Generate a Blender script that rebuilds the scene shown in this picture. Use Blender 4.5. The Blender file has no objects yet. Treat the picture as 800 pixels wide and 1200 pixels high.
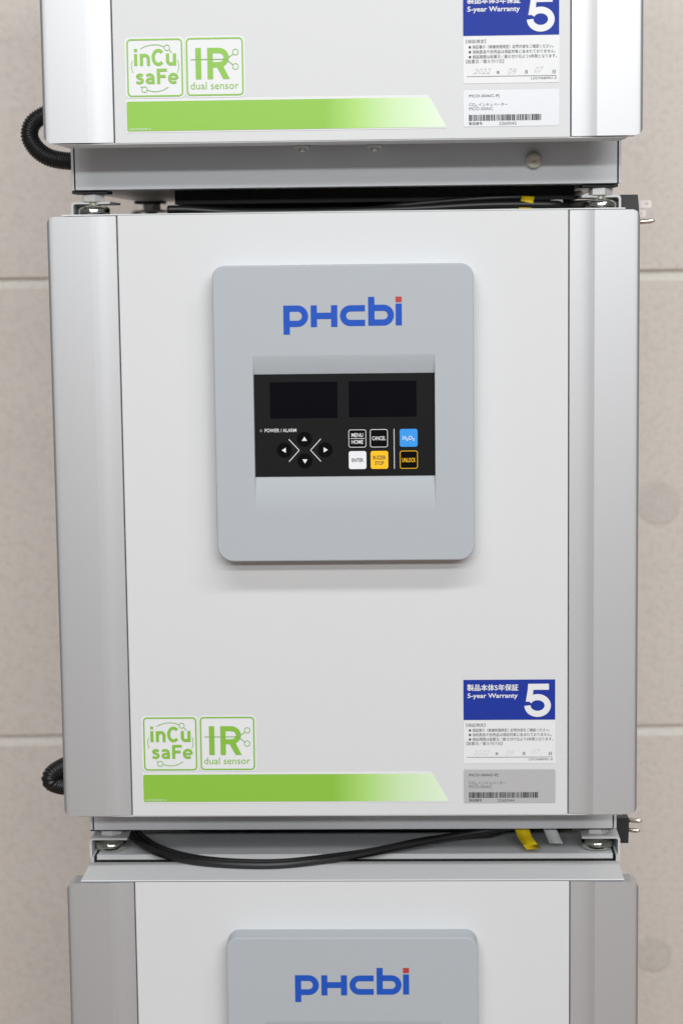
import bpy, bmesh, math, random
from mathutils import Vector, Matrix
from mathutils.geometry import tessellate_polygon
random.seed(7)
S = bpy.context.scene
COL = S.collection
PI = math.pi

# ------------------------------------------------------------------ materials
def srgb(r, g, b):
    f = lambda c: (c/255/12.92) if c/255 <= .04045 else ((c/255+.055)/1.055)**2.4
    return (f(r), f(g), f(b), 1)

def mat(name, col, rough=.5, metal=0., spec=.5, bump=0., bscale=400., vary=0., vscale=8., coat=0., bdist=.0004):
    m = bpy.data.materials.new(name); m.use_nodes = True
    nt = m.node_tree; b = nt.nodes['Principled BSDF']
    if len(col) == 3: col = (*col, 1)
    b.inputs['Base Color'].default_value = col
    b.inputs['Roughness'].default_value = rough
    b.inputs['Metallic'].default_value = metal
    b.inputs['Specular IOR Level'].default_value = spec
    b.inputs['Coat Weight'].default_value = coat
    tc = nt.nodes.new('ShaderNodeTexCoord')
    if bump:
        n = nt.nodes.new('ShaderNodeTexNoise'); n.inputs['Scale'].default_value = bscale; n.inputs['Detail'].default_value = 3
        bp = nt.nodes.new('ShaderNodeBump'); bp.inputs['Strength'].default_value = bump; bp.inputs['Distance'].default_value = bdist
        nt.links.new(tc.outputs['Object'], n.inputs['Vector']); nt.links.new(n.outputs['Fac'], bp.inputs['Height'])
        nt.links.new(bp.outputs['Normal'], b.inputs['Normal'])
    if vary:
        n = nt.nodes.new('ShaderNodeTexNoise'); n.inputs['Scale'].default_value = vscale; n.inputs['Detail'].default_value = 4
        nt.links.new(tc.outputs['Object'], n.inputs['Vector'])
        mx = nt.nodes.new('ShaderNodeMix'); mx.data_type = 'RGBA'
        mx.inputs[6].default_value = tuple(c*(1-vary) for c in col[:3]) + (1,)
        mx.inputs[7].default_value = tuple(min(1, c*(1+vary)) for c in col[:3]) + (1,)
        nt.links.new(n.outputs['Fac'], mx.inputs[0]); nt.links.new(mx.outputs[2], b.inputs['Base Color'])
    return m

M = {}
M['white'] = mat('white_coat', (.65, .655, .66), .55, spec=.35, bump=.05, bscale=900, vary=.012, vscale=5)
M['steel'] = mat('pale_grey_steel', (.64, .655, .675), .50, spec=.3, bump=.05, bscale=900)
M['silver'] = mat('satin_aluminium', (.565, .57, .58), .50, metal=.80, spec=.3, bump=.03, bscale=1500)
M['panel'] = mat('grey_panel_paint', (.42, .447, .474), .55, spec=.3, metal=.0, bump=.06, bscale=2500, bdist=.0002)
M['black'] = mat('black_membrane', (.011, .0113, .012), .5, spec=.08, bump=.05, bscale=3000, bdist=.0001)
M['screen'] = mat('dark_screen', (.004, .004, .0062), .25, spec=.06)
M['key'] = mat('black_key', (.0025, .0025, .003), .4, spec=.06)
M['ink_white'] = mat('white_print', (.80, .80, .80), .5)
M['ink_black'] = mat('black_print', (.03, .03, .035), .6)
M['ink_grey'] = mat('grey_print', (.15, .15, .16), .6)
M['pencil'] = mat('faint_pencil', (.65, .65, .66), .7)
M['pencil_dark'] = mat('pencil', (.54, .54, .56), .7)
M['ink_blue'] = mat('blue_logo_print', srgb(32, 82, 182), .5, spec=.2)
M['ink_red'] = mat('red_logo_print', srgb(178, 52, 52), .45)
M['key_blue'] = mat('blue_key', srgb(45, 150, 232), .4)
M['key_yellow'] = mat('yellow_key', srgb(253, 194, 0), .4)
M['key_white'] = mat('white_key', (.80, .81, .84), .4)
M['sticker_white'] = mat('white_sticker', (.75, .755, .76), .45, spec=.3)
M['green'] = mat('green_print', srgb(132, 186, 60), .4)
M['green_dark'] = mat('fine_green_print', srgb(128, 178, 84), .45)
M['sticker_blue'] = mat('blue_sticker', srgb(26, 52, 150), .5, spec=.2, vary=.03, vscale=200)
M['plate'] = mat('silver_label_film', (.56, .565, .58), .5, metal=.6)
M['plate_trim'] = M['plate']
M['gasket'] = mat('dark_gasket', (.03, .03, .032), .6)
M['gap'] = mat('gap_shade_black', (.01, .01, .01), .8)  # black stands in for the shade inside the cabinet's narrow gaps
M['zinc'] = mat('galvanised_steel', (.62, .61, .56), .34, metal=.9, bump=.1, bscale=90)
M['chrome'] = mat('chromed_foot', (.72, .74, .68), .16, metal=1.)
M['nut'] = mat('pale_zinc_nut', (.82, .81, .80), .35, metal=.3)
M['rubber'] = mat('black_rubber', (.012, .012, .013), .42)
M['hose'] = mat('black_hose_plastic', (.010, .010, .011), .38)
M['plug'] = mat('black_plug_plastic', (.018, .018, .021), .45)
M['prong'] = mat('nickel_prong', (.95, .87, .83), .40, metal=.1)
M['pin'] = mat('nickel_pin', (.82, .74, .64), .25, metal=1.)
M['knob'] = mat('beige_knob_plastic', (.56, .54, .45), .5)
M['tag_yellow'] = mat('yellow_paper_tag', srgb(248, 214, 20), .6)
M['tag_grey'] = mat('grey_paper_tag', (.70, .71, .72), .6)
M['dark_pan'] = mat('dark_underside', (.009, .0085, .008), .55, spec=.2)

# green band: a print that fades out towards its right end (object x in metres)
def band_material():
    m = bpy.data.materials.new('green_band_print'); m.use_nodes = True
    nt = m.node_tree; b = nt.nodes['Principled BSDF']; b.inputs['Roughness'].default_value = .4
    tc = nt.nodes.new('ShaderNodeTexCoord'); sx = nt.nodes.new('ShaderNodeSeparateXYZ')
    mr = nt.nodes.new('ShaderNodeMapRange'); mr.inputs['From Min'].default_value = -.173; mr.inputs['From Max'].default_value = .085
    rp = nt.nodes.new('ShaderNodeValToRGB'); e = rp.color_ramp.elements
    e[0].position = 0; e[0].color = srgb(137, 189, 60); e[1].position = .97; e[1].color = srgb(218, 236, 208)
    k = e.new(.62); k.color = srgb(137, 189, 62)
    k = e.new(.72); k.color = srgb(168, 213, 112)
    k = e.new(.84); k.color = srgb(200, 228, 176)
    nt.links.new(tc.outputs['Object'], sx.inputs[0]); nt.links.new(sx.outputs['X'], mr.inputs['Value'])
    nt.links.new(mr.outputs['Result'], rp.inputs[0]); nt.links.new(rp.outputs[0], b.inputs['Base Color'])
    return m
M['band'] = band_material()

def wall_material(name, col, rough_bump=.34):
    m = bpy.data.materials.new(name); m.use_nodes = True
    nt = m.node_tree; b = nt.nodes['Principled BSDF']; b.inputs['Roughness'].default_value = .75; b.inputs['Specular IOR Level'].default_value = .25
    tc = nt.nodes.new('ShaderNodeTexCoord')
    n1 = nt.nodes.new('ShaderNodeTexNoise'); n1.inputs['Scale'].default_value = 3.5; n1.inputs['Detail'].default_value = 6
    n2 = nt.nodes.new('ShaderNodeTexNoise'); n2.inputs['Scale'].default_value = 130; n2.inputs['Detail'].default_value = 5
    n3 = nt.nodes.new('ShaderNodeTexNoise'); n3.inputs['Scale'].default_value = 210; n3.inputs['Detail'].default_value = 4
    for n in (n1, n2, n3): nt.links.new(tc.outputs['Object'], n.inputs['Vector'])
    r1 = nt.nodes.new('ShaderNodeMix'); r1.data_type = 'RGBA'
    r1.inputs[6].default_value = tuple(c*.975 for c in col) + (1,); r1.inputs[7].default_value = (col[0]*1.03, col[1]*1.025, col[2]*1.02, 1)
    nt.links.new(n1.outputs['Fac'], r1.inputs[0])
    r2 = nt.nodes.new('ShaderNodeMix'); r2.data_type = 'RGBA'; r2.blend_type = 'MULTIPLY'; r2.inputs[0].default_value = 1
    rp = nt.nodes.new('ShaderNodeValToRGB'); rp.color_ramp.elements[0].position = .25; rp.color_ramp.elements[0].color = (.90, .895, .89, 1)
    rp.color_ramp.elements[1].position = .55; rp.color_ramp.elements[1].color = (1, 1, 1, 1)
    nt.links.new(n2.outputs['Fac'], rp.inputs[0])
    nt.links.new(r1.outputs[2], r2.inputs[6]); nt.links.new(rp.outputs[0], r2.inputs[7]); nt.links.new(r2.outputs[2], b.inputs['Base Color'])
    ad = nt.nodes.new('ShaderNodeMath'); ad.operation = 'MULTIPLY_ADD'; ad.inputs[1].default_value = .35
    nt.links.new(n3.outputs['Fac'], ad.inputs[0]); nt.links.new(n2.outputs['Fac'], ad.inputs[2])
    bp = nt.nodes.new('ShaderNodeBump'); bp.inputs['Strength'].default_value = rough_bump; bp.inputs['Distance'].default_value = .004
    nt.links.new(ad.outputs[0], bp.inputs['Height']); nt.links.new(bp.outputs['Normal'], b.inputs['Normal'])
    return m
M['wall'] = wall_material('painted_concrete', (.815, .748, .69))
M['patch'] = wall_material('filled_bolt_hole', (.745, .685, .63), .3)
M['sealant'] = wall_material('pale_joint_sealant', (.86, .825, .77), .25)
M['floor'] = mat('brown_floor_sheet', (.32, .245, .20), .55, vary=.1, vscale=6)

# ------------------------------------------------------------------ mesh builder
def arc(cx, cz, r, a0, a1, n):
    return [(cx+r*math.cos(math.radians(a0+(a1-a0)*i/n)), cz+r*math.sin(math.radians(a0+(a1-a0)*i/n))) for i in range(n+1)]

def rrect(x0, x1, z0, z1, r, n=6):
    rs = r if isinstance(r, (tuple, list)) else (r,)*4       # top-right, top-left, bottom-left, bottom-right
    return (arc(x1-rs[0], z1-rs[0], rs[0], 0, 90, n)+arc(x0+rs[1], z1-rs[1], rs[1], 90, 180, n)
            + arc(x0+rs[2], z0+rs[2], rs[2], 180, 270, n)+arc(x1-rs[3], z0+rs[3], rs[3], 270, 360, n))

class MB:
    """collects faces; flat shapes lie in the x-z plane and look along -y; all lengths in metres"""
    def __init__(s): s.v = []; s.f = []; s.m = []; s.sm = []; s.mats = []
    def mi(s, m):
        m = M[m] if isinstance(m, str) else m
        if m not in s.mats: s.mats.append(m)
        return s.mats.index(m)
    def add(s, vs, fs, m, smooth=False):
        o = len(s.v); s.v += [tuple(v) for v in vs]; k = s.mi(m)
        for f in fs: s.f.append([o+i for i in f]); s.m.append(k); s.sm.append(smooth)
    def box(s, x0, x1, y0, y1, z0, z1, m):
        s.add([(x, y, z) for x in (x0, x1) for y in (y0, y1) for z in (z0, z1)],
              [(0, 1, 3, 2), (4, 6, 7, 5), (0, 4, 5, 1), (2, 3, 7, 6), (0, 2, 6, 4), (1, 5, 7, 3)], m)
    def flat(s, poly, y, m):                                  # polygon in x-z facing -y
        a = sum(poly[i][0]*poly[(i+1) % len(poly)][1]-poly[(i+1) % len(poly)][0]*poly[i][1] for i in range(len(poly)))
        if a < 0: poly = poly[::-1]
        s.add([(x, y, z) for x, z in poly], [list(range(len(poly)))], m)
    def ring(s, outer, inner, y, m):                          # same point count
        n = len(outer)
        s.add([(x, y, z) for x, z in outer]+[(x, y, z) for x, z in inner],
              [(i, (i+1) % n, n+(i+1) % n, n+i) for i in range(n)], m)
    def frame(s, x0, x1, z0, z1, r, w, y, m):
        s.ring(rrect(x0, x1, z0, z1, r), rrect(x0+w, x1-w, z0+w, z1-w, max(r-w, 1e-5)), y, m)
    def ribbon(s, pts, w, y, m):
        L = []; R = []
        for i, p in enumerate(pts):
            a = pts[max(i-1, 0)]; b = pts[min(i+1, len(pts)-1)]
            dx, dz = b[0]-a[0], b[1]-a[1]; l = math.hypot(dx, dz) or 1
            L.append((p[0]-dz/l*w/2, y, p[1]+dx/l*w/2)); R.append((p[0]+dz/l*w/2, y, p[1]-dx/l*w/2))
        n = len(pts)
        s.add(R+L, [(i, i+1, n+i+1, n+i) for i in range(n-1)], m)
    def prism(s, poly, y0, y1, m, smooth=False):              # x-z outline (any winding) extruded from y0 (front) to y1
        a = sum(poly[i][0]*poly[(i+1) % len(poly)][1]-poly[(i+1) % len(poly)][0]*poly[i][1] for i in range(len(poly)))
        if a < 0: poly = poly[::-1]
        n = len(poly)
        s.add([(x, y0, z) for x, z in poly]+[(x, y1, z) for x, z in poly],
              [list(range(n)), list(range(2*n-1, n-1, -1))], m)
        s.add([(x, y0, z) for x, z in poly]+[(x, y1, z) for x, z in poly],
              [(i, n+i, n+(i+1) % n, (i+1) % n) for i in range(n)], m, smooth)
    def cyl(s, c, axis, prof, m, n=28):                       # prof: [(offset along axis, radius)]
        ax = Vector(axis).normalized(); u = ax.orthogonal().normalized(); w = ax.cross(u); c = Vector(c)
        vs = [c+ax*h+(u*math.cos(2*PI*k/n)+w*math.sin(2*PI*k/n))*r for h, r in prof for k in range(n)]
        q = len(prof)
        s.add(vs, [(j*n+k, j*n+(k+1) % n, (j+1)*n+(k+1) % n, (j+1)*n+k) for j in range(q-1) for k in range(n)], m, True)
        s.add(vs[:n], [list(range(n-1, -1, -1))], m); s.add(vs[-n:], [list(range(n))], m)
    def tube(s, pts, rad, m, n=14):
        vs = []; up = None; q = len(pts)
        for i, p in enumerate(pts):
            t = (Vector(pts[min(i+1, q-1)])-Vector(pts[max(i-1, 0)])).normalized()
            if up is None: up = t.orthogonal().normalized()
            up = (up-t*up.dot(t)).normalized(); w = t.cross(up)
            r = rad(i) if callable(rad) else rad
            vs += [Vector(p)+(up*math.cos(2*PI*k/n)+w*math.sin(2*PI*k/n))*r for k in range(n)]
        s.add(vs, [(j*n+k, j*n+(k+1) % n, (j+1)*n+(k+1) % n, (j+1)*n+k) for j in range(q-1) for k in range(n)]
              + [list(range(n-1, -1, -1)), list(range((q-1)*n, q*n))], m, True)
    def text(s, body, x0, x1, z0, z1, y, m, bold=0., shear=0., res=3):  # fits the ink of the text to the box
        c = bpy.data.curves.new('lettering', 'FONT'); c.body = body; c.resolution_u = res; c.offset = bold; c.shear = shear
        o = bpy.data.objects.new('lettering', c); COL.objects.link(o)
        dg = bpy.context.evaluated_depsgraph_get(); dg.update()
        e = o.evaluated_get(dg); me = e.to_mesh()
        P = [v.co.copy() for v in me.vertices]; F = [list(p.vertices) for p in me.polygons]; e.to_mesh_clear()
        bpy.data.objects.remove(o); bpy.data.curves.remove(c)
        if not P: return
        a0 = min(p.x for p in P); a1 = max(p.x for p in P); b0 = min(p.y for p in P); b1 = max(p.y for p in P)
        kx = (x1-x0)/(a1-a0); kz = (z1-z0)/(b1-b0)
        s.add([(x0+(p.x-a0)*kx, y, z0+(p.y-b0)*kz) for p in P], F, m)
    def build(s, name, parent=None, bevel=0., seg=2, shift=(0, 0, 0), angle=None):
        me = bpy.data.meshes.new(name)
        me.from_pydata([(v[0]+shift[0], v[1]+shift[1], v[2]+shift[2]) for v in s.v], [], s.f)
        for m in s.mats: me.materials.append(m)
        for p, k, sm in zip(me.polygons, s.m, s.sm): p.material_index = k; p.use_smooth = sm
        me.validate(); me.update()
        o = bpy.data.objects.new(name, me); COL.objects.link(o)
        if parent: o.parent = parent
        if bevel:
            b = o.modifiers.new('bevel', 'BEVEL'); b.width = bevel; b.segments = seg; b.limit_method = 'ANGLE'; b.angle_limit = math.radians(angle or 40)
        return o

def spline(pts, n=10):
    pts = [Vector(p) for p in pts]; out = []
    for i in range(len(pts)-1):
        p0 = pts[max(i-1, 0)]; p1 = pts[i]; p2 = pts[i+1]; p3 = pts[min(i+2, len(pts)-1)]
        for k in range(n):
            t = k/n
            out.append(.5*((2*p1)+(p2-p0)*t+(2*p0-5*p1+4*p2-p3)*t*t+(3*p1-p0-3*p2+p3)*t**3))
    return out+[pts[-1]]

def tag(o, label=None, cat=None, group=None, kind=None):
    for k, v in (('label', label), ('category', cat), ('group', group), ('kind', kind)):
        if v: o[k] = v
    return o

def empty(name, loc):
    o = bpy.data.objects.new(name, None); COL.objects.link(o); o.location = loc; o.empty_display_size = .05
    return o

# ------------------------------------------------------------------ the incubator (part coordinates: origin at the middle of the door's top front edge)
H = .503                      # door height
HB = .5366                    # door top to underside of the base
UP = (0, 0, HB)               # the thing's origin is at its base

def mm(*a): return [v/1000 for v in a]

def make_door(root):
    d = MB()
    # core with the two notches that the trims fill
    poly = [(-.1823, 0), (.1823, 0), (.1823, .022), (.226, .022), (.226, .053), (-.226, .053), (-.226, .022), (-.1823, .022)]
    n = len(poly); z0, z1 = -H+.0012, -.0012
    d.add([(x, y, z0) for x, y in poly]+[(x, y, z1) for x, y in poly],
          [(i, (i+1) % n, n+(i+1) % n, n+i) for i in range(n)], 'white')
    for za, zb in ((-.0012, 0), (-H, -H+.0012)):              # top and bottom sheets lap over the trims
        d.box(-.2283, .2283, .0005, .053, za, zb, 'white')
    door = d.build('door', root, bevel=.0006, shift=UP)
    return door

def make_trim(root, sgn):
    # plan outline: inner flat, small step, outer wing, rounded outer edge
    front = [(.1830, .0007), (.1836, 0), (.1890, -.0001), (.1930, -.0004), (.1965, -.0009), (.2000, -.0017), (.2030, -.0026), (.2034, -.0027), (.2340, -.0024)]
    for i in range(1, 13):
        a = math.radians(90-90*i/12); front.append((.2366+.0034*math.cos(a), .0012-.0034*math.sin(a)))
    prof = front+[(.2400, .0200), (.2380, .0215), (.1830, .0215)]
    def inset(x):
        r = .0068
        if x <= .2400-r: return 0
        k = min(x-(.2400-r), r); return r-math.sqrt(max(r*r-k*k, 0))
    t = MB(); n = len(prof); nf = len(front)
    top = [(sgn*x, y, -.0016-inset(x)) for x, y in prof]; bot = [(sgn*x, y, -H+.0016+inset(x)) for x, y in prof]
    def put(vs, fs, sm): t.add(vs, [f[::-1] for f in fs] if sgn > 0 else fs, 'silver', sm)
    put(top+bot, [(i, (i+1) % n, n+(i+1) % n, n+i) for i in range(n)], True)
    for rim, up in ((top, 1), (bot, 0)):                      # ends, following the rounded corner
        back = [(v[0], .0205, v[2]) for v in rim[:nf]]
        q = [(i, nf+i, nf+i+1, i+1) for i in range(nf-1)]
        put(rim[:nf]+back, q if up else [f[::-1] for f in q], True)
    o = t.build('side_trim', root, shift=UP)
    o.modifiers.new('split', 'EDGE_SPLIT').split_angle = math.radians(11)
    return o

def make_panel(root):
    p = MB()
    x0, x1, z1, z0 = mm(-104.2, 105, -42.7, -282.7)
    yf, yd = -.022, -.0182
    bev = .0010
    out = rrect(x0+bev, x1-bev, z0+bev, z1-bev, (.009, .0085, .0125, .0115), 8)
    n = len(out)
    hx0, hx1, hz1, hz0 = mm(-72.6, 73.9, -115, -244)
    dz1, dz0 = mm(-130.2, -213.6)
    hole = [(hx0, hz0), (hx1, hz0), (hx1, hz1), (hx0, hz1)]
    pts = out+hole
    tr = tessellate_polygon([[Vector((x, z, 0)) for x, z in out], [Vector((x, z, 0)) for x, z in hole]])
    fs = []
    for a, b, c in tr:
        A, B, C = pts[a], pts[b], pts[c]
        k = (B[0]-A[0])*(C[1]-A[1])-(B[1]-A[1])*(C[0]-A[0])
        fs.append((a, b, c) if k > 0 else (a, c, b))
    p.add([(x, yf, z) for x, z in pts], fs, 'panel')
    # rounded front edge and flanks
    rings = []
    for k in range(5):
        a = math.radians(90*k/4); o_ = bev*math.sin(a)
        rings.append([(x, yf+bev*(1-math.cos(a)), z) for x, z in rrect(x0+bev-o_, x1-bev+o_, z0+bev-o_, z1-bev+o_, tuple(r+o_ for r in (.009, .0085, .0125, .0115)), 8)])
    rings.append([(x, .0003, z) for x, y, z in rings[-1]])
    vs = [v for r in rings for v in r]
    p.add(vs, [(j*n+i, (j+1)*n+i, (j+1)*n+(i+1) % n, j*n+(i+1) % n) for j in range(len(rings)-1) for i in range(n)], 'panel', True)
    # dished recess round the display: eased slope above and below, straight side walls
    K = 10; path = []
    for k in range(K+1):
        t = k/K; e = 1-(1-t)**2 if False else t*t*(3-2*t)
        path.append((hz1+(dz1-hz1)*t, yf+(yd-yf)*t**1.25))
    for k in range(K+1):
        t = k/K; e = t*t*(3-2*t)
        path.append((dz0+(hz0-dz0)*t, yd+(yf-yd)*(1-(1-t)**1.9)))
    m_ = len(path)
    p.add([(hx0, y, z) for z, y in path]+[(hx1, y, z) for z, y in path], [(i, i+1, m_+i+1, m_+i) for i in range(m_-1)], 'panel')
    for x, fl in ((hx0, 1), (hx1, 0)):
        vs = [(x, y, z) for z, y in path]+[(x, yf, z) for z, y in path]
        q = [(i, i+1, m_+i+1, m_+i) for i in range(m_-1)]
        p.add(vs, [f if fl else f[::-1] for f in q], 'panel')
    root_p = p.build('control_panel', root, shift=UP)
    root_p['label'] = 'raised grey control panel with rounded corners'
    # maker's lettering
    g = MB(); y = yf-.00025; W = .005
    B = 'ink_blue'
    def R(a, b, c, d, m=B): g.flat([(a, c), (b, c), (b, d), (a, d)], y, m)
    def bowl(xs, cx, zt, zb, sg):
        r = (zt-zb-W)/2; zc = (zt+zb)/2
        pts_ = [(xs, zt-W/2)]+arc(cx, zc, r, 90, 90-180*sg, 16)+[(xs, zb+W/2)]
        g.ribbon(pts_, W, y, B)
    R(*mm(-47.4, -42.3, -98.2, -74.9)); bowl(-.0423, -.0361, -.0749, -.0921, 1)
    R(*mm(-25.4, -20.4, -92.4, -75.0)); R(*mm(-20.4, -9.1, -86.0, -80.9)); R(*mm(-9.1, -4.0, -92.4, -75.0))
    bowl(.0182, .0064, -.0752, -.0919, -1)
    R(*mm(20.7, 25.8, -91.8, -68.7)); bowl(.0258, .0330, -.0750, -.0918, 1)
    R(*mm(42.7, 47.7, -91.7, -74.3)); R(*mm(42.7, 47.7, -73.2, -68.7), 'ink_red')
    g.build('maker_lettering', root_p, shift=UP)
    # display membrane
    e = MB(); yb = yd-.0006
    e.box(hx0+.0003, hx1-.0003, yb, yd+.0008, dz0, dz1, 'black')
    e.build('display_panel', root_p, bevel=.0002, shift=UP)
    yk = yb-.0002; yt = yk-.0002
    for a in ((-59.5, -4.9, -166.0, -136.7), (4.3, 58.9, -165.6, -136.5)):
        w = MB(); w.flat(rrect(*mm(*a), .0005, 2), yk, 'screen'); w.build('display_window', root_p, shift=UP)
    w = MB(); w.flat(arc(-.0672, -.1759, .00115, 0, 345, 15), yk, 'ink_grey'); w.build('indicator_lamp', root_p, shift=UP)
    w = MB(); w.text('POWER / ALARM', *mm(-64.2, -38.6, -177.2, -174.3), yk, 'ink_white', .006); w.build('panel_lettering', root_p, shift=UP)
    for sg, xa in ((1, -44.8), (-1, -18.9)):                  # the two chevrons between the arrow keys
        tip = xa+sg*8.2; zc = -192.1
        pts_ = [(xa, -183)]+[(tip-sg*.9, -191.0), (tip-sg*.15, -191.6), (tip, -192.1), (tip-sg*.15, -192.6), (tip-sg*.9, -193.2)]+[(xa, -201.3)]
        w = MB(); w.ribbon([(a/1000, b/1000) for a, b in pts_], .00055, yk, 'ink_white'); w.build('chevron_mark', root_p, shift=UP)
    w = MB(); w.flat([(.0403, -.2078), (.0408, -.2078), (.0408, -.1754), (.0403, -.1754)], yk, 'ink_white')
    w.build('dividing_line', root_p, shift=UP)
    for cx, cz, ang in ((-32.1, -183.1, 90), (-48.6, -191.9, 180), (-15.3, -191.9, 0), (-31.9, -200.8, 270)):
        w = MB(); cx /= 1000; cz /= 1000
        w.flat(arc(cx, cz, .0061, 0, 350, 35), yk, 'key')
        tri = [(.0021, 0), (-.0013, .0021), (-.0013, -.0021)]; ca, sa = math.cos(math.radians(ang)), math.sin(math.radians(ang))
        w.flat([(cx+a*ca-b*sa, cz+a*sa+b*ca) for a, b in tri], yt, 'ink_white')
        w.build('arrow_button', root_p, shift=UP)
    def key(name, a, fill, edge, lines, ink, bar=False):
        w = MB(); q = mm(*a); x0_, x1_, z0_, z1_ = q
        w.flat(rrect(*q, .0017), yk, fill)
        if edge: w.frame(*q, .0017, .00045, yt, edge)
        for bd, u0, u1, v0, v1 in lines:
            w.text(bd, x0_+(x1_-x0_)*u0, x0_+(x1_-x0_)*u1, z0_+(z1_-z0_)*v0, z0_+(z1_-z0_)*v1, yt, ink, .012)
        if bar: w.flat([(x0_+.0014, (z0_+z1_)/2-.0002), (x1_-.0014, (z0_+z1_)/2-.0002), (x1_-.0014, (z0_+z1_)/2+.0002), (x0_+.0014, (z0_+z1_)/2+.0002)], yt, ink)
        return w.build(name, root_p, shift=UP)
    key('menu_button', (3.7, 17.9, -190.2, -175.6), 'key', 'ink_white', [('MENU', .17, .83, .58, .80), ('HOME', .17, .83, .20, .42)], 'ink_white', True)
    key('cancel_button', (21.1, 35.4, -190.2, -175.5), 'key', 'ink_white', [('CANCEL', .12, .88, .39, .61)], 'ink_white')
    key('enter_button', (3.7, 17.9, -207.8, -193.2), 'key_white', None, [('ENTER', .17, .83, .40, .60)], 'ink_black')
    key('buzzer_stop_button', (21.4, 35.6, -207.8, -193.2), 'key_yellow', None, [('BUZZER', .14, .86, .53, .74), ('STOP', .24, .76, .22, .43)], 'ink_black')
    key('disinfect_button', (45.1, 59.5, -190.0, -175.5), 'key_blue', None, [('H\u2082O\u2082', .17, .83, .34, .62)], 'ink_white')
    key('unlock_button', (45.1, 59.5, -207.8, -193.2), 'key', 'key_yellow', [('UNLOCK', .12, .88, .36, .60)], 'key_yellow')
    return root_p

def make_foot(root, sx, y):
    f = MB(); x = sx*.2155
    f.cyl((x, y, -HB-.0218), (0, 0, 1), [(0, .0122), (.0008, .0134), (.0020, .0138), (.0056, .0138), (.0072, .0130), (.0082, .0108), (.0086, .0060), (.0116, .0055)], 'chrome')
    foot = f.build('foot', root, shift=UP)
    k = MB()
    k.cyl((x, y, -HB-.0094), (0, 0, 1), [(0, .0098), (.0003, .0103), (.0058, .0103), (.0062, .0098)], 'nut', 6)
    k.cyl((x, y, -HB-.0032), (0, 0, 1), [(0, .0050), (.0016, .0050)], 'zinc', 12)
    nut = k.build('nut', foot, shift=UP)
    for p_ in nut.data.polygons: p_.use_smooth = False
    k = MB(); k.box(x-.0165, x+.0135, y-.012, y+.02, -HB-.0030, -HB-.0003, 'gasket'); k.build('mounting_plate', foot, bevel=.0004, shift=UP)

def make_bracket(root, sx, y0, y1):
    b = MB(); xo, xi = sx*.2333, sx*.2000; th = .0019; zt = .0121
    prof = [(xo, -.0105), (xo, zt-.0025), (xo-sx*.0008, zt-.0008), (xo-sx*.0025, zt), (xi, zt), (xi, zt-th), (xo-sx*.0030, zt-th), (xo-sx*th, zt-.0032), (xo-sx*th, -.0105)]
    b.prism(prof, y0, y1, 'white')
    return b.build('stacking_bracket', root, bevel=.0003, shift=UP)

def make_incubator():
    root = empty('incubator', (0, 0, 0))
    make_door(root)
    make_trim(root, -1); make_trim(root, 1)
    # cabinet
    b = MB()
    b.box(-.2268, .2268, .088, .548, -HB+.002, -.0034, 'steel')
    b.box(-.2268, .2268, .0800, .088, -H+.004, -.0034, 'gap')  # blackened block: paints the dark shade line between door and cabinet
    b.box(-.2262, .2262, .0788, .0815, -.0058, -.0012, 'white')
    b.box(-.2262, .2262, .0780, .0786, -.0056, -.0040, 'white')             # folded front lip of the top
    for s in (-1, 1):
        xa, xb = sorted((s*.2290, s*.2312)); b.box(xa, xb, .0790, .5485, -HB, -.0030, 'white')     # side sheets
        xa, xb = sorted((s*.2268, s*.2290)); b.box(xa, xb, .0870, .5470, -HB+.001, -.0036, 'gap')  # black filler paints the shade in the side seams
    b.build('cabinet', root, bevel=.0005, shift=UP)
    g = MB(); g.box(-.2150, .2150, .0530, .0800, -H+.012, -.0100, 'gasket'); g.build('door_gasket', root, bevel=.002, shift=UP)
    q = MB(); q.box(-.2276, .2276, .0775, .0795, -HB, -H+.0035, 'steel'); q.box(-.2270, .2270, .0795, .0865, -HB, -HB+.0018, 'steel')
    base = q.build('base_panel', root, bevel=.0005, shift=UP)
    for cx in (-.0352, .0250):
        c = MB(); c.box(cx-.006, cx+.006, .0560, .0770, -H-.0016, -H-.0002, 'steel')
        c.cyl((cx, .0700, -H-.0050), (0, 0, 1), [(0, .0026), (.0006, .0030), (.0034, .0030)], 'zinc', 12)
        c.build('door_bolt', root, shift=UP)
    k = MB(); k.cyl((.1578, .0775, -H-.0142), (0, -1, 0), [(0, .0066), (.0035, .0068), (.0055, .0066), (.0066, .0055), (.0069, .0012), (.0064, .0008)], 'knob', 28)
    k.build('knob', base, shift=UP)
    u = MB()
    u.box(-.2255, .2255, .0865, .5450, -HB-.0004, -HB+.0019, 'zinc')
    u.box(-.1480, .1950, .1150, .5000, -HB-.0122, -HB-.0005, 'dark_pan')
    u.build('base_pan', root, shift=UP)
    for s in (-1, 1):
        for y in (.0965, .5000): make_foot(root, s, y)
        make_bracket(root, s, .0850, .1500); make_bracket(root, s, .4700, .5350)
    make_panel(root)
    return root

def copy_tree(o, parent=None):
    c = o.copy(); COL.objects.link(c)
    if parent: c.parent = parent
    for ch in list(o.children): copy_tree(ch, c)
    return c

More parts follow.
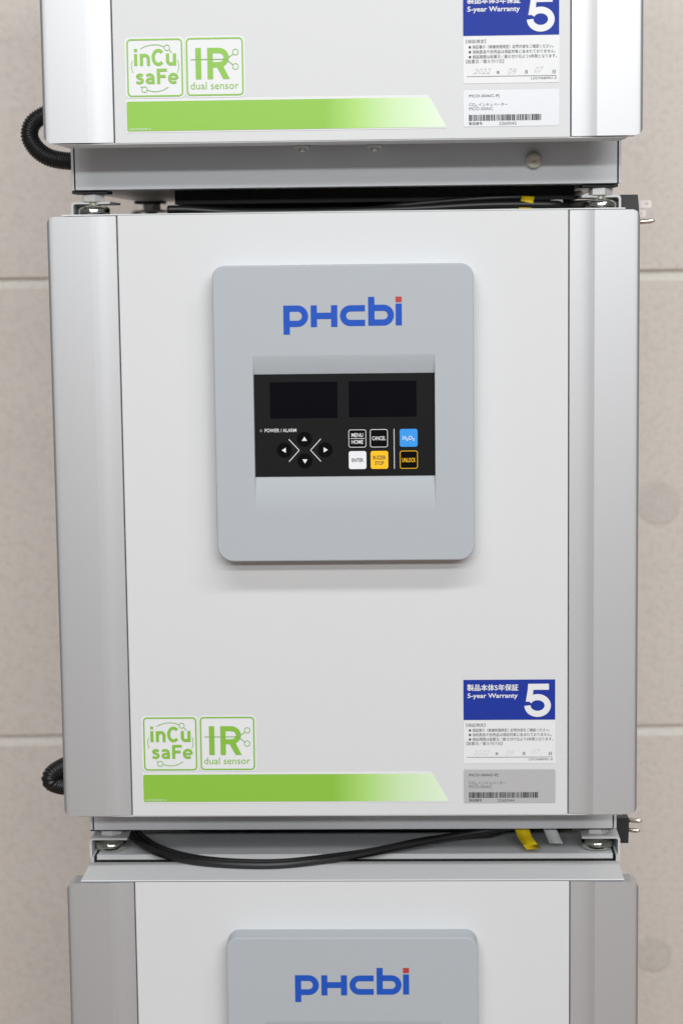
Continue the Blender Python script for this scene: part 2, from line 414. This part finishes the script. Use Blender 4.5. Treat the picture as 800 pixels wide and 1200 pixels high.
# ------------------------------------------------------------------ stickers (each unit's own, put on by hand)
def logo_sticker(root, dx=0., dz=0., long_=0.):
    """white backing with two badges and the long green band; dx, dz: where this one was stuck"""
    def X(*a): return [v/1000+dx for v in a]
    def Q(a, b, c, d): return [a/1000+dx, b/1000+dx, c/1000+dz, d/1000+dz]
    def P(pts): return [(a/1000+dx, b/1000+dz) for a, b in pts]
    y0, y1, y2 = -.0003, -.0006, -.0008
    b = MB()
    b.flat(rrect(*Q(-173.2, -125.2, -464.0, -415.9), .0042), y0, 'sticker_white')
    b.flat(rrect(*Q(-124.9, -77.0, -464.0, -415.6), .0042), y0, 'sticker_white')
    b.flat(P([(-173.4, -491.0), (83.8, -491.0), (68.5, -464.4), (-173.4, -464.4)]), y0, 'sticker_white')
    st = b.build('logo_sticker', root, shift=UP)
    st['label'] = 'white sticker with two green badges over a long green band'
    g = MB()
    g.flat(P([(-172.6, -489.0), (-171.8, -489.9), (83.4, -489.9), (82.8, -488.8), (70.6, -467.3), (69.4, -466.4), (-171.8, -466.4), (-172.6, -467.2)]), y1, 'band')
    g.text('LDCMT20690T-0', *Q(-170.9, -153.5, -489.0, -487.5), y2, 'sticker_white')
    g.build('green_band', st, shift=UP)
    g = MB(); G = 'green'; D = 'green_dark'
    g.frame(*Q(-171.6, -126.8, -462.8, -417.2), .0034, .0012, y1, G)
    ly = [y1]
    def stroke(pts, wd, fx, fz, k=0):
        ly[0] -= .000012
        if k: pts = [(p.x, p.y) for p in spline([(u, v, 0) for u, v in pts], k)]
        g.ribbon([(fx(u)/1000+dx, fz(v)/1000+dz) for u, v in pts], wd*.1397/1000, ly[0], G)
    def ell(cx, cy, rx, ry, a0, a1, n=20): return [(cx+rx*math.cos(math.radians(a0+(a1-a0)*i/n)), cy-ry*math.sin(math.radians(a0+(a1-a0)*i/n))) for i in range(n+1)]
    fx = lambda u: -165.8+(u-88)*.1397
    f1 = lambda v: -425.2-(v-137)*.1327
    f2 = lambda v: -440.8-(v-253)*.132
    W1 = 18
    stroke([(98, 165), (98, 236)], W1, fx, f1); stroke([(98, 135), (98, 153)], W1, fx, f1)
    stroke([(131, 165), (131, 236)], W1, fx, f1); stroke(ell(151, 194, 20, 20, 165, 0, 14)+[(171, 236)], W1, fx, f1)
    stroke(ell(228, 187, 29, 41, 42, 318), W1, fx, f1)
    stroke([(281, 165), (281, 207)]+ell(301, 207, 20, 20, 180, 345, 14), W1, fx, f1); stroke([(321, 165), (321, 236)], W1, fx, f1)
    stroke([(137, 293), (126, 288), (113, 288), (105, 296), (110, 305), (121, 310), (132, 316), (134, 326), (127, 334), (114, 336), (99, 330)], 15, fx, f2, 5)
    stroke([(157, 293), (168, 288), (182, 288), (193, 295), (195, 306)], 15, fx, f2, 5); stroke([(196, 304), (196, 343)], 16, fx, f2)
    stroke([(194, 312), (178, 311), (166, 315), (160, 324), (166, 333), (178, 336), (190, 331)], 14, fx, f2, 5)
    stroke([(227, 253), (227, 343)], W1, fx, f2); stroke([(228, 261), (276, 261)], 16, fx, f2); stroke([(228, 298), (268, 298)], 16, fx, f2)
    stroke([(290, 312), (334, 312)], 12, fx, f2); stroke(ell(312, 311, 23, 25, 0, 312), 15, fx, f2)
    g.ribbon(P([(-160.4, -425.0), (-157, -423.3), (-153, -422.2), (-149, -421.9), (-145, -422.3), (-141.5, -423.6)]), .0006, y1, D)
    def circ(cx, cz, r):
        g.ring(P(arc(cx, cz, r, 0, 337.5, 15)), P(arc(cx, cz, r-.6, 0, 337.5, 15)), y1, D)
    circ(-139.2, -424.4, 2.5)
    g.ribbon(P([(-137.4, -426.2), (-135.4, -428.4)]), .0006, y1, D)
    circ(-157.9, -457.0, 2.5)
    g.ribbon(P([(-159.6, -455.4), (-161.0, -454.6)]), .0006, y1, D)
    g.ribbon(P([(-155.4, -457.6), (-151, -458.7), (-147, -458.8), (-142.5, -457.5), (-138.5, -455.2)]), .0006, y1, D)
    g.ribbon(P([(-167.0, -434.0), (-167.9, -437), (-167.9, -440), (-166.9, -443.8)]), .0005, y1, D)
    g.ribbon(P([(-130.8, -434.0), (-130.0, -437), (-130.0, -440.5), (-131.0, -444.2)]), .0005, y1, D)
    g.build('badge_lettering', st, shift=UP)
    g = MB()
    g.frame(*Q(-124.0, -78.3, -462.6, -417.0), .0034, .0012, y1, G)
    rx = lambda u: -107.0+(u-515)*.129
    rz = lambda v: -425.0-(v-125)*.131
    g.flat(P([(-116.5, -449.6), (-112.0, -449.6), (-112.0, -425.0), (-116.5, -425.0)]), y1, G)
    g.flat(P([(rx(u), rz(v)) for u, v in ((515, 313), (549, 313), (549, 125), (515, 125))]), y1, G)
    g.ribbon(P([(rx(u), rz(v)) for u, v in [(549, 141.5), (584, 141.5)]+ell(586, 184, 46, 42.5, 88, -88, 18)+[(584, 226.5), (549, 226.5)]]), .0042, y1, G)
    g.flat(P([(rx(u), rz(v)) for u, v in ((572, 238), (610, 230), (652, 313), (612, 313))]), y1-.00002, G)
    g.ribbon(P([(-120.3, -434.0), (-92.0, -434.0)]), .0006, y2, D)
    g.ribbon(P([(-91.5, -433.6), (-86.4, -430.2)]), .0006, y2, D)
    g.ribbon(P([(-91.5, -434.6), (-86.6, -438.4)]), .0006, y2, D)
    circ(-84.4, -428.6, 2.6); circ(-84.6, -439.9, 2.6)
    g.text('dual sensor', *Q(-120.9, -82.3, -457.5, -451.7), y1, G)
    g.build('sensor_badge_lettering', st, shift=UP)

def warranty_sticker(root, serial, dx=0., dz=0., faint=True):
    def Q(a, b, c, d): return [a/1000+dx, b/1000+dx, c/1000+dz, d/1000+dz]
    y0, y1, y2 = -.0003, -.0006, -.0008
    s = MB(); s.flat(rrect(*Q(95.9, 172.2, -458.0, -386.6), .0008, 2), y0, 'sticker_white')
    st = s.build('warranty_sticker', root, shift=UP)
    w = MB()
    a, b, c, d = Q(96.0, 172.0, -420.8, -386.7); w.flat([(a, c), (b, c), (b, d), (a, d)], y1, 'sticker_blue')
    w.text('\u88fd\u54c1\u672c\u4f535\u5e74\u4fdd\u8a3c', *Q(99.2, 141.4, -396.0, -390.6), y2, 'sticker_white')
    for q_, (ox, oz) in enumerate(((.14, 0), (-.14, 0), (0, .12), (0, -.12))):
        w.text('\u88fd\u54c1\u672c\u4f535\u5e74\u4fdd\u8a3c', *Q(99.2+ox, 141.4+ox, -396.0+oz, -390.6+oz), y2-.00002*(q_+1), 'sticker_white')
    w.text('5-year Warranty', *Q(99.3, 141.0, -403.3, -398.2), y2, 'sticker_white', .02)
    # the big 5
    zt, zb, x0, x1 = -390.3, -418.4, 146.2, 168.6
    K = 5.4
    top = [(149.6, zt), (166.8, zt), (166.8, zt-K+.3), (153.7, zt-K+.3), (152.9, zt-10.4), (147.9, zt-14.9)]
    w.flat([(u/1000+dx, v/1000+dz) for u, v in [(149.6, zt), (166.8, zt), (166.8, zt-K+.3), (149.25, zt-K+.3)]], y2, 'sticker_white')
    w.flat([(u/1000+dx, v/1000+dz) for u, v in [(149.25, zt-K+.3), (153.9, zt-K+.3), (153.0, zt-15.1), (147.6, zt-15.1)]], y2, 'sticker_white')
    cx, cz, rx, rz = 157.4, zb+9.7, 8.4, 7.1
    pts = [(cx+rx*math.cos(math.radians(t_)), cz+rz*math.sin(math.radians(t_))) for t_ in range(150, -181, -10)]
    w.ribbon([(u/1000+dx, v/1000+dz) for u, v in pts], .0052, y2-.0001, 'sticker_white')
    w.build('blue_heading', st, shift=UP)
    t = MB(); I = 'ink_grey'
    t.text('\u3010\u4fdd\u8a3c\u898f\u5b9a\u3011', *Q(98.2, 114.0, -426.6, -423.7), y1, I)
    for k, (body, xe) in enumerate((('\u4fdd\u8a3c\u66f8\u306e\u3008\u7121\u511f\u4fee\u7406\u898f\u5b9a\u3009\u8a18\u8f09\u5185\u5bb9\u3092\u3054\u78ba\u8a8d\u304f\u3060\u3055\u3044\u3002', 167.6),
                                    ('\u6d88\u8017\u90e8\u54c1\u3084\u5225\u58f2\u54c1\u306f\u4fdd\u8a3c\u5bfe\u8c61\u306b\u542b\u307e\u308c\u3066\u304a\u308a\u307e\u305b\u3093\u3002', 169.0),
                                    ('\u4fdd\u8a3c\u671f\u9593\u306f\u8a2d\u7f6e\u65e5\uff0f\u636e\u3048\u4ed8\u3051\u65e5\u3088\u308a5\u5e74\u9593\u3068\u306a\u308a\u307e\u3059\u3002', 170.1))):
        z = -430.5-3.85*k
        t.flat([(u/1000+dx, v/1000+dz) for u, v in [(100.4, z), (102.1, z), (102.1, z+1.7), (100.4, z+1.7)]], y1, 'ink_black')
        t.text(body, *Q(103.2, xe, z-.4, z+2.4), y1, I, .004)
    t.text('\u3010\u8a2d\u7f6e\u65e5\uff0f\u636e\u3048\u4ed8\u3051\u65e5\u3011', *Q(98.2, 128.2, -442.3, -439.3), y1, I)
    for ch, xa, xb in (('\u5e74', 122.3, 124.9), ('\u6708', 144.6, 147.0), ('\u65e5', 166.8, 169.2)):
        t.text(ch, *Q(xa, xb, -451.0, -448.3), y1, 'ink_black')
    a, b, c, d = Q(98.7, 169.9, -452.75, -452.4); t.flat([(a, c), (b, c), (b, d), (a, d)], y1, I)
    t.text('LDCM680901-0', *Q(149.8, 169.9, -455.4, -453.6), y1, I)
    t.build('warranty_lettering', st, shift=UP)
    h = MB()
    for bd, xa, xb, za, zb_ in (('2022', 104.0, 117.8, -450.4, -446.4), ('09', 131.4, 138.2, -451.2, -446.4), ('07', 152.6, 159.6, -450.0, -445.6)):
        h.text(bd, *Q(xa, xb, za, zb_), y1, 'pencil' if faint else 'pencil_dark', -.012, .35)
    h.build('handwritten_date', st, shift=UP)
    # model plate
    s = MB(); s.flat(rrect(*Q(95.8, 172.2, -492.0, -463.2), .0014, 4), y0, 'plate')
    pl = s.build('rating_plate', root, shift=UP)
    t = MB()
    t.text('MCO-50AIC-PJ', *Q(100.4, 124.4, -469.5, -466.7), y1, 'ink_black')
    t.text('CO\u2082', *Q(100.4, 106.6, -476.2, -473.4), y1, I)
    t.text('\u30a4\u30f3\u30ad\u30e5\u30d9\u30fc\u30bf\u30fc', *Q(108.0, 131.0, -475.8, -473.4), y1, I)
    t.text('MCO-50AIC', *Q(100.4, 119.5, -479.0, -476.6), y1, I)
    rnd = random.Random(serial); x = 100.3
    while x < 157.6:
        wd = rnd.choice((.35, .35, .7, 1.05)); e = min(x+wd, 157.8)
        a, b, c, d = Q(x, e, -487.4, -482.6); t.flat([(a, c), (b, c), (b, d), (a, d)], y1, 'ink_black'); x = e+rnd.choice((.3, .35, .7))
    t.text('\u88fd\u9020\u756a\u53f7', *Q(100.3, 110.9, -490.7, -488.2), y1, 'ink_black')
    t.text(str(serial), *Q(124.2, 138.0, -490.8, -488.4), y1, I)
    t.build('plate_lettering', pl, shift=UP)

# ------------------------------------------------------------------ the stack
TOPS = {'top': (.00085, -.0068, .55819), 'mid': (0, 0, 0), 'bot': (.0012, -.0062, -.55629)}
G_INC = 'stacked white incubators'
mid = make_incubator(); mid.location = (0, 0, -HB)
top = copy_tree(mid); bot = copy_tree(mid)
for o, k in ((top, 'top'), (bot, 'bot')):
    x, y, z = TOPS[k]; o.location = (x, y, z-HB)
tag(mid, 'white incubator in the middle of the stack, its whole door in view', 'incubator', G_INC)
tag(top, 'white incubator at the top of the stack, cut off above its green band sticker', 'incubator', G_INC)
tag(bot, 'white incubator at the bottom of the stack, only the top of its door in view', 'incubator', G_INC)
logo_sticker(mid)
logo_sticker(top, .0004, -.0028)
warranty_sticker(mid, 2260044)
warranty_sticker(top, 2260045, .0014, -.0009, False)

# ------------------------------------------------------------------ hoses
def hose(name, pts, r, label, n=22):
    p = spline(pts, n)
    h = MB()
    # even steps along the path so the ribs are regular
    L = [0]
    for i in range(1, len(p)): L.append(L[-1]+(p[i]-p[i-1]).length)
    pitch = .0021; k = int(L[-1]/pitch*6); q = []; j = 0
    for i in range(k+1):
        s = L[-1]*i/k
        while j < len(L)-2 and L[j+1] < s: j += 1
        t = (s-L[j])/max(L[j+1]-L[j], 1e-9); q.append(p[j].lerp(p[j+1], t))
    prof = (1, 1, .985, .90, .885, .97)
    h.tube(q, lambda i: r*prof[i % 6], 'hose', 24)
    return tag(h.build(name), label, 'hose', 'black corrugated hoses')
hose('corrugated_hose', [(-.2305, .118, .0478), (-.243, .1185, .0483), (-.257, .119, .0515), (-.2675, .1195, .0590), (-.2732, .120, .0700), (-.2700, .121, .0810), (-.2590, .123, .0885), (-.2440, .128, .0930), (-.2320, .150, .0960), (-.236, .21, .10)],
     .0078, 'black corrugated hose curling in a wide loop out of the top incubator\'s base')
hose('corrugated_hose', [(-.2305, .150, -.5060), (-.2420, .1300, -.5062), (-.2560, .1120, -.5055), (-.2660, .1020, -.5005), (-.2690, .1000, -.4960), (-.2660, .1040, -.4910), (-.2560, .1150, -.4870), (-.2420, .1350, -.4850), (-.2360, .17, -.484)],
     .0082, 'black corrugated hose bent in a tight loop, peeking out behind the middle incubator\'s door')

# ------------------------------------------------------------------ power cords
def cord(label, pts, r=.0032, extra=()):
    root = MB(); root.tube(spline(pts, 10), r, 'rubber', 12)
    for e in extra: root.tube(spline(e, 10), r, 'rubber', 12)
    o = root.build('power_cord')
    return tag(o, label, 'power cord', 'black power cords')

zB = TOPS['bot'][2]
low = cord('black power cord drooping over the top of the bottom incubator\'s door',
           [(-.150, .300, zB+.0040), (-.196, .190, zB+.0100), (-.2040, .130, zB+.0075), (-.187, .0830, zB+.0055), (-.157, .0500, zB+.0036), (-.118, .0310, zB+.0034), (-.0665, .0255, zB+.0034),
            (-.0230, .0390, zB+.0036), (.0130, .0560, zB+.0044), (.0656, .0850, zB+.0066), (.1120, .1000, zB+.0104), (.152, .1060, zB+.0150), (.190, .1085, zB+.0165), (.2005, .128, zB+.0170), (.231, .170, zB+.0130), (.2395, .150, zB+.0100), (.2400, .132, zB+.0080)],
           .0032,
           [[(-.120, .300, zB+.0040), (-.186, .190, zB+.0080), (-.1970, .133, zB+.0062), (-.1800, .0895, zB+.0046), (-.1510, .0570, zB+.0036), (-.1140, .0372, zB+.0036), (-.0645, .0319, zB+.0036),
             (-.0205, .0452, zB+.0040), (.0200, .0640, zB+.0042), (.0600, .0930, zB+.0042), (.1000, .1060, zB+.0060), (.132, .1250, zB+.0040), (.150, .20, zB+.0038)]])
def fwd(L): return [(x, y-.020 if x < .20 and y < .17 else y, z) for x, y, z in L]
hi = cord('black power cords bunched in the gap on top of the middle incubator',
          fwd([(-.151, .1120, .0048), (-.135, .1130, .0046), (-.100, .1160, .0022), (-.050, .1180, .0014), (0, .1200, .0016), (.060, .1220, .0030), (.110, .1240, .0052), (.150, .1260, .0056), (.185, .1320, .0050), (.205, .152, .0060), (.228, .166, .0070), (.2400, .150, .0060), (.2415, .135, .0020)]),
          .0036,
          [fwd(q) for q in [[(-.151, .1120, .0048), (-.120, .130, .0030), (-.060, .150, .0020), (.020, .150, .0030), (.080, .140, .0080), (.130, .136, .0095), (.170, .140, .0090), (.196, .150, .0130), (.206, .180, .0150), (.206, .26, .0150)],
           [(-.040, .30, .0030), (0, .180, .0040), (.050, .155, .0070), (.100, .150, .0110), (.140, .150, .0125), (.175, .156, .0090), (.200, .20, .0050), (.205, .28, .0040)],
           [(.020, .128, .0020), (.060, .131, .0070), (.110, .130, .0105), (.150, .131, .0118), (.176, .137, .0100), (.190, .16, .0060), (.192, .26, .0060)]]])

def plug(parent, prof, y0, y1, prongs):
    p = MB(); p.prism(prof, y0, y1, 'plug')
    pl = p.build('plug', parent, bevel=.0012, seg=3)
    for kind, a, b in prongs:
        q = MB()
        if kind == 'blade':
            (x0, y, z0), (x1, y_, z1) = a, b
            n = 12; cx, cz, r = x1-.0042, (z0+z1)/2, .0014
            hole = [(cx+r*math.cos(2*PI*i/n), cz+r*math.sin(2*PI*i/n)) for i in range(n)]
            out = [(x0, z0), (x1-.001, z0), (x1, z0+.0010), (x1, z1-.0010), (x1-.001, z1), (x0, z1)]
            pts = out+hole; dy = y_-y
            tr = tessellate_polygon([[Vector((u, v, 0)) for u, v in out], [Vector((u, v, 0)) for u, v in hole]])
            Y = lambda u: y+dy*(u-x0)/(x1-x0)
            for off in (0, .0015): q.add([(u, Y(u)+off, v) for u, v in pts], list(tr), 'prong')
            for loop in (out, hole):
                m = len(loop)
                q.add([(u, Y(u), v) for u, v in loop]+[(u, Y(u)+.0015, v) for u, v in loop], [(i, (i+1) % m, m+(i+1) % m, m+i) for i in range(m)], 'prong')
        else:
            d = Vector(b)-Vector(a); l = d.length
            q.cyl(a, d, [(0, .0023), (l-.004, .0023), (l-.0012, .0016), (l, .0006)], 'pin', 16)
        q.build('prong', pl)
    return pl

plug(hi, [(.2345, .0128), (.2502, .0128), (.2512, .0040), (.2522, -.0150), (.2345, -.0150)], .112, .134,
     [('blade', (.2512, .1260, .0018), (.2632, .1220, .0080)), ('blade', (.2515, .1150, -.0062), (.2572, .1120, -.0004)), ('pin', (.2500, .1200, -.0105), (.2655, .1160, -.0095))])
plug(low, [(.2340, -.5370), (.2458, -.5370), (.2452, -.5600), (.2366, -.5600), (.2340, -.5570)], .112, .134,
     [('pin', (.2450, .1180, -.5400), (.2572, .1140, -.5405)), ('pin', (.2450, .1260, -.5512), (.2568, .1220, -.5516))])

def paper_tag(parent, pts, w0, w1, m, name, ydir=.0):
    p = spline(pts, 6); t = MB(); n = len(p); A = []; B_ = []
    for i, c in enumerate(p):
        w = w0+(w1-w0)*i/(n-1); A.append((c.x-w/2, c.y, c.z)); B_.append((c.x+w/2, c.y-.0006, c.z+ydir))
    th = .0004
    vs = A+B_+[(a, b+th, c+th*.3) for a, b, c in A]+[(a, b+th, c+th*.3) for a, b, c in B_]
    f = [(i, i+1, n+i+1, n+i) for i in range(n-1)]+[(2*n+i, 3*n+i, 3*n+i+1, 2*n+i+1) for i in range(n-1)]
    f += [(i, 2*n+i, 2*n+i+1, i+1) for i in range(n-1)]+[(n+i, n+i+1, 3*n+i+1, 3*n+i) for i in range(n-1)]
    f += [(0, n, 3*n, 2*n), (n-1, 3*n-1, 4*n-1, 2*n-1)]
    t.add(vs, f, m, True)
    return t.build(name, parent)
# lower cord: yellow tag and grey tag hanging forward from the strand at the back
yt = paper_tag(low, [(.1400, .1020, zB+.0190), (.1465, .1005, zB+.0170), (.1500, .0985, zB+.0120), (.1520, .0930, zB+.0070), (.1560, .0830, zB+.0035), (.1585, .0750, zB+.0016)], .0125, .0120, 'tag_yellow', 'cord_tag', .0012)
yt['label'] = 'yellow paper tag'
gt = paper_tag(low, [(.1715, .1050, zB+.0190), (.1730, .1035, zB+.0160), (.1755, .1010, zB+.0105), (.1780, .0960, zB+.0050), (.1795, .0920, zB+.0022)], .0110, .0120, 'tag_grey', 'cord_tag')
gt['label'] = 'pale grey paper tag'
# upper bunch: tags wrapped round it
def wrap(parent, x0, x1, yc, zc, r, m, name, skew=0.):
    t = MB(); n = 20; vs = []
    for x in (x0, x0+(x1-x0)*.5, x1):
        for k in range(n):
            a = 2*PI*k/n; rr = r*(1+.06*math.sin(3*a+x*900))
            vs.append((x+skew*math.sin(a), yc+rr*.9*math.cos(a), zc+rr*math.sin(a)))
    t.add(vs, [(j*n+k, j*n+(k+1) % n, (j+1)*n+(k+1) % n, (j+1)*n+k) for j in range(2) for k in range(n)], m, True)
    o = t.build(name, parent); o.modifiers.new('solid', 'SOLIDIFY').thickness = .0003
    return o
wrap(hi, .1490, .1600, .1090, .0062, .0066, 'tag_yellow', 'cord_tag', .0018)['label'] = 'yellow tape wrapped round the bunch'
wrap(hi, .1755, .1860, .1170, .0078, .0088, 'tag_grey', 'cord_tag')['label'] = 'grey tape wrapped round the bunch'

# ------------------------------------------------------------------ the wall behind, the floor under
def wallY(x): return .98+.05*x
w = MB(); X0, X1 = -2.2, 2.2
prof = []
for zj in (1.136, .537, -.0625, -.6612):
    prof += [(zj+.0012, 0), (zj, .0010), (zj-.0006, .0100), (zj-.0036, .0098), (zj-.0142, .0012), (zj-.0152, 0)]
prof = [(1.6, 0)]+prof+[(-1.25, 0)]
n = len(prof); NX = 2
w.add([(x, wallY(x)+d, z) for x in (X0, X1) for z, d in prof], [(i, i+1, n+i+1, n+i) for i in range(n-1) if (i-1) % 6 not in (2, 3) or i == 0 or i == n-2], 'wall')
w.add([(x, wallY(x)+d, z) for x in (X0, X1) for z, d in prof], [(i, i+1, n+i+1, n+i) for i in range(1, n-2) if (i-1) % 6 in (2, 3)], 'sealant')
w.add([(X0, wallY(X0), 1.6), (X1, wallY(X1), 1.6), (X1, wallY(X1)+.1, 1.6), (X0, wallY(X0)+.1, 1.6), (X0, wallY(X0)+.1, -1.25), (X1, wallY(X1)+.1, -1.25)], [(0, 1, 2, 3), (3, 2, 5, 4)], 'wall')
wall = w.build('wall'); tag(wall, 'beige painted concrete panel wall with two level joints behind the stack', kind='structure')
for cx, cz, r in ((.377, -.3640, .0300), (.3745, -.9750, .0250)):
    q = MB(); pts = []; m = 30
    for k in range(m):
        a = 2*PI*k/m; rr = r*(1+.03*math.sin(2*a+cz*9)+.02*math.sin(5*a)); pts.append((cx+rr*math.cos(a), cz+rr*math.sin(a)))
    inn = [(cx+(x-cx)*.9, cz+(z-cz)*.9) for x, z in pts]
    q.add([(x, wallY(x)-.0003, z) for x, z in pts]+[(x, wallY(x)-.0010, z) for x, z in inn],
          [(i, (i+1) % m, m+(i+1) % m, m+i) for i in range(m)]+[list(range(m, 2*m))], 'patch')
    q.build('filled_hole', wall)
for cx, cz, r in ((.377, -.0555, .0032), (.399, -.0590, .0036), (.386, .0300, .0018)):       # chips in the edge of the joint
    q = MB(); pts = [(cx+r*(1+.3*math.sin(3*k+cx*50))*math.cos(2*PI*k/9), cz+.7*r*math.sin(2*PI*k/9)) for k in range(9)]
    q.flat(pts, wallY(cx)-.0006, 'patch'); q.build('chip', wall)

zf = TOPS['bot'][2]-HB-.0218
f = MB(); f.box(-2.6, 2.6, -4.6, 1.4, zf-.08, zf, 'floor'); fl = f.build('floor'); tag(fl, 'brown floor sheet under the stack', kind='structure')

# ------------------------------------------------------------------ camera
P = dict(cx=.0521, cy=-1.6857, cz=-.0290, pitch=.12756, yaw=-.03292, roll=-.01253, f=2418.43)
pi_, ya, ro = P['pitch'], P['yaw'], P['roll']
fw = Vector((math.sin(ya)*math.cos(pi_), math.cos(ya)*math.cos(pi_), -math.sin(pi_)))
r0 = Vector((math.cos(ya), -math.sin(ya), 0)); u0 = r0.cross(fw)
rt = r0*math.cos(ro)+u0*math.sin(ro); up = u0*math.cos(ro)-r0*math.sin(ro)
cd = bpy.data.cameras.new('camera'); cam = bpy.data.objects.new('camera', cd); COL.objects.link(cam)
cam.matrix_world = Matrix(((rt.x, up.x, -fw.x, P['cx']), (rt.y, up.y, -fw.y, P['cy']), (rt.z, up.z, -fw.z, P['cz']), (0, 0, 0, 1)))
cd.sensor_fit = 'VERTICAL'; cd.sensor_height = 36; cd.sensor_width = 24; cd.lens = P['f']/1200*36
cd.clip_start = .05; cd.clip_end = 100
cd.dof.use_dof = True; cd.dof.focus_distance = 1.70; cd.dof.aperture_fstop = 9
S.camera = cam

# ------------------------------------------------------------------ light: a room lit by rows of ceiling lamps
W = bpy.data.worlds.new('World'); S.world = W; W.use_nodes = True
nt = W.node_tree; bg = nt.nodes['Background']
tc = nt.nodes.new('ShaderNodeTexCoord'); sx = nt.nodes.new('ShaderNodeSeparateXYZ'); mr = nt.nodes.new('ShaderNodeMapRange')
mr.inputs['From Min'].default_value = -1; mr.inputs['From Max'].default_value = 1
rp = nt.nodes.new('ShaderNodeValToRGB'); e = rp.color_ramp.elements
e[0].position = 0; e[0].color = (.22, .19, .17, 1); e[1].position = 1; e[1].color = (.84, .85, .87, 1)
for p_, c_ in ((.39, (.34, .30, .275, 1)), (.425, (.46, .435, .415, 1)), (.465, (.66, .655, .655, 1)), (.505, (.87, .88, .90, 1)), (.60, (.90, .905, .92, 1)), (.80, (.84, .85, .87, 1))):
    k = e.new(p_); k.color = c_
nt.links.new(tc.outputs['Generated'], sx.inputs[0]); nt.links.new(sx.outputs['Z'], mr.inputs['Value'])
nt.links.new(mr.outputs['Result'], rp.inputs[0]); nt.links.new(rp.outputs[0], bg.inputs['Color'])
bg.inputs['Strength'].default_value = .12

def lamp(name, loc, aim, sx_, sy_, power, col=(.975, .99, 1.0)):
    l = bpy.data.lights.new(name, 'AREA'); l.shape = 'RECTANGLE'; l.size = sx_; l.size_y = sy_; l.energy = power; l.color = col
    o = bpy.data.objects.new(name, l); COL.objects.link(o); o.location = loc
    o.rotation_euler = (Vector(aim)-Vector(loc)).to_track_quat('-Z', 'Y').to_euler()
lamp('ceiling_lamp', (.42, -5.6, 1.45), (.1, 0, -.3), 4.5, .2, 118)
lamp('ceiling_lamp', (.42, -3.7, 1.60), (.1, 0, -.3), 4.0, .2, 67)
lamp('ceiling_lamp', (.42, -1.95, 2.25), (.2, .3, -.4), 3.6, .2, 60)

S.view_settings.view_transform = 'Standard'; S.view_settings.look = 'None'
S.view_settings.exposure = 0; S.view_settings.gamma = 1
S.render.engine = 'CYCLES'
S.cycles.use_denoising = True
S.cycles.max_bounces = 8
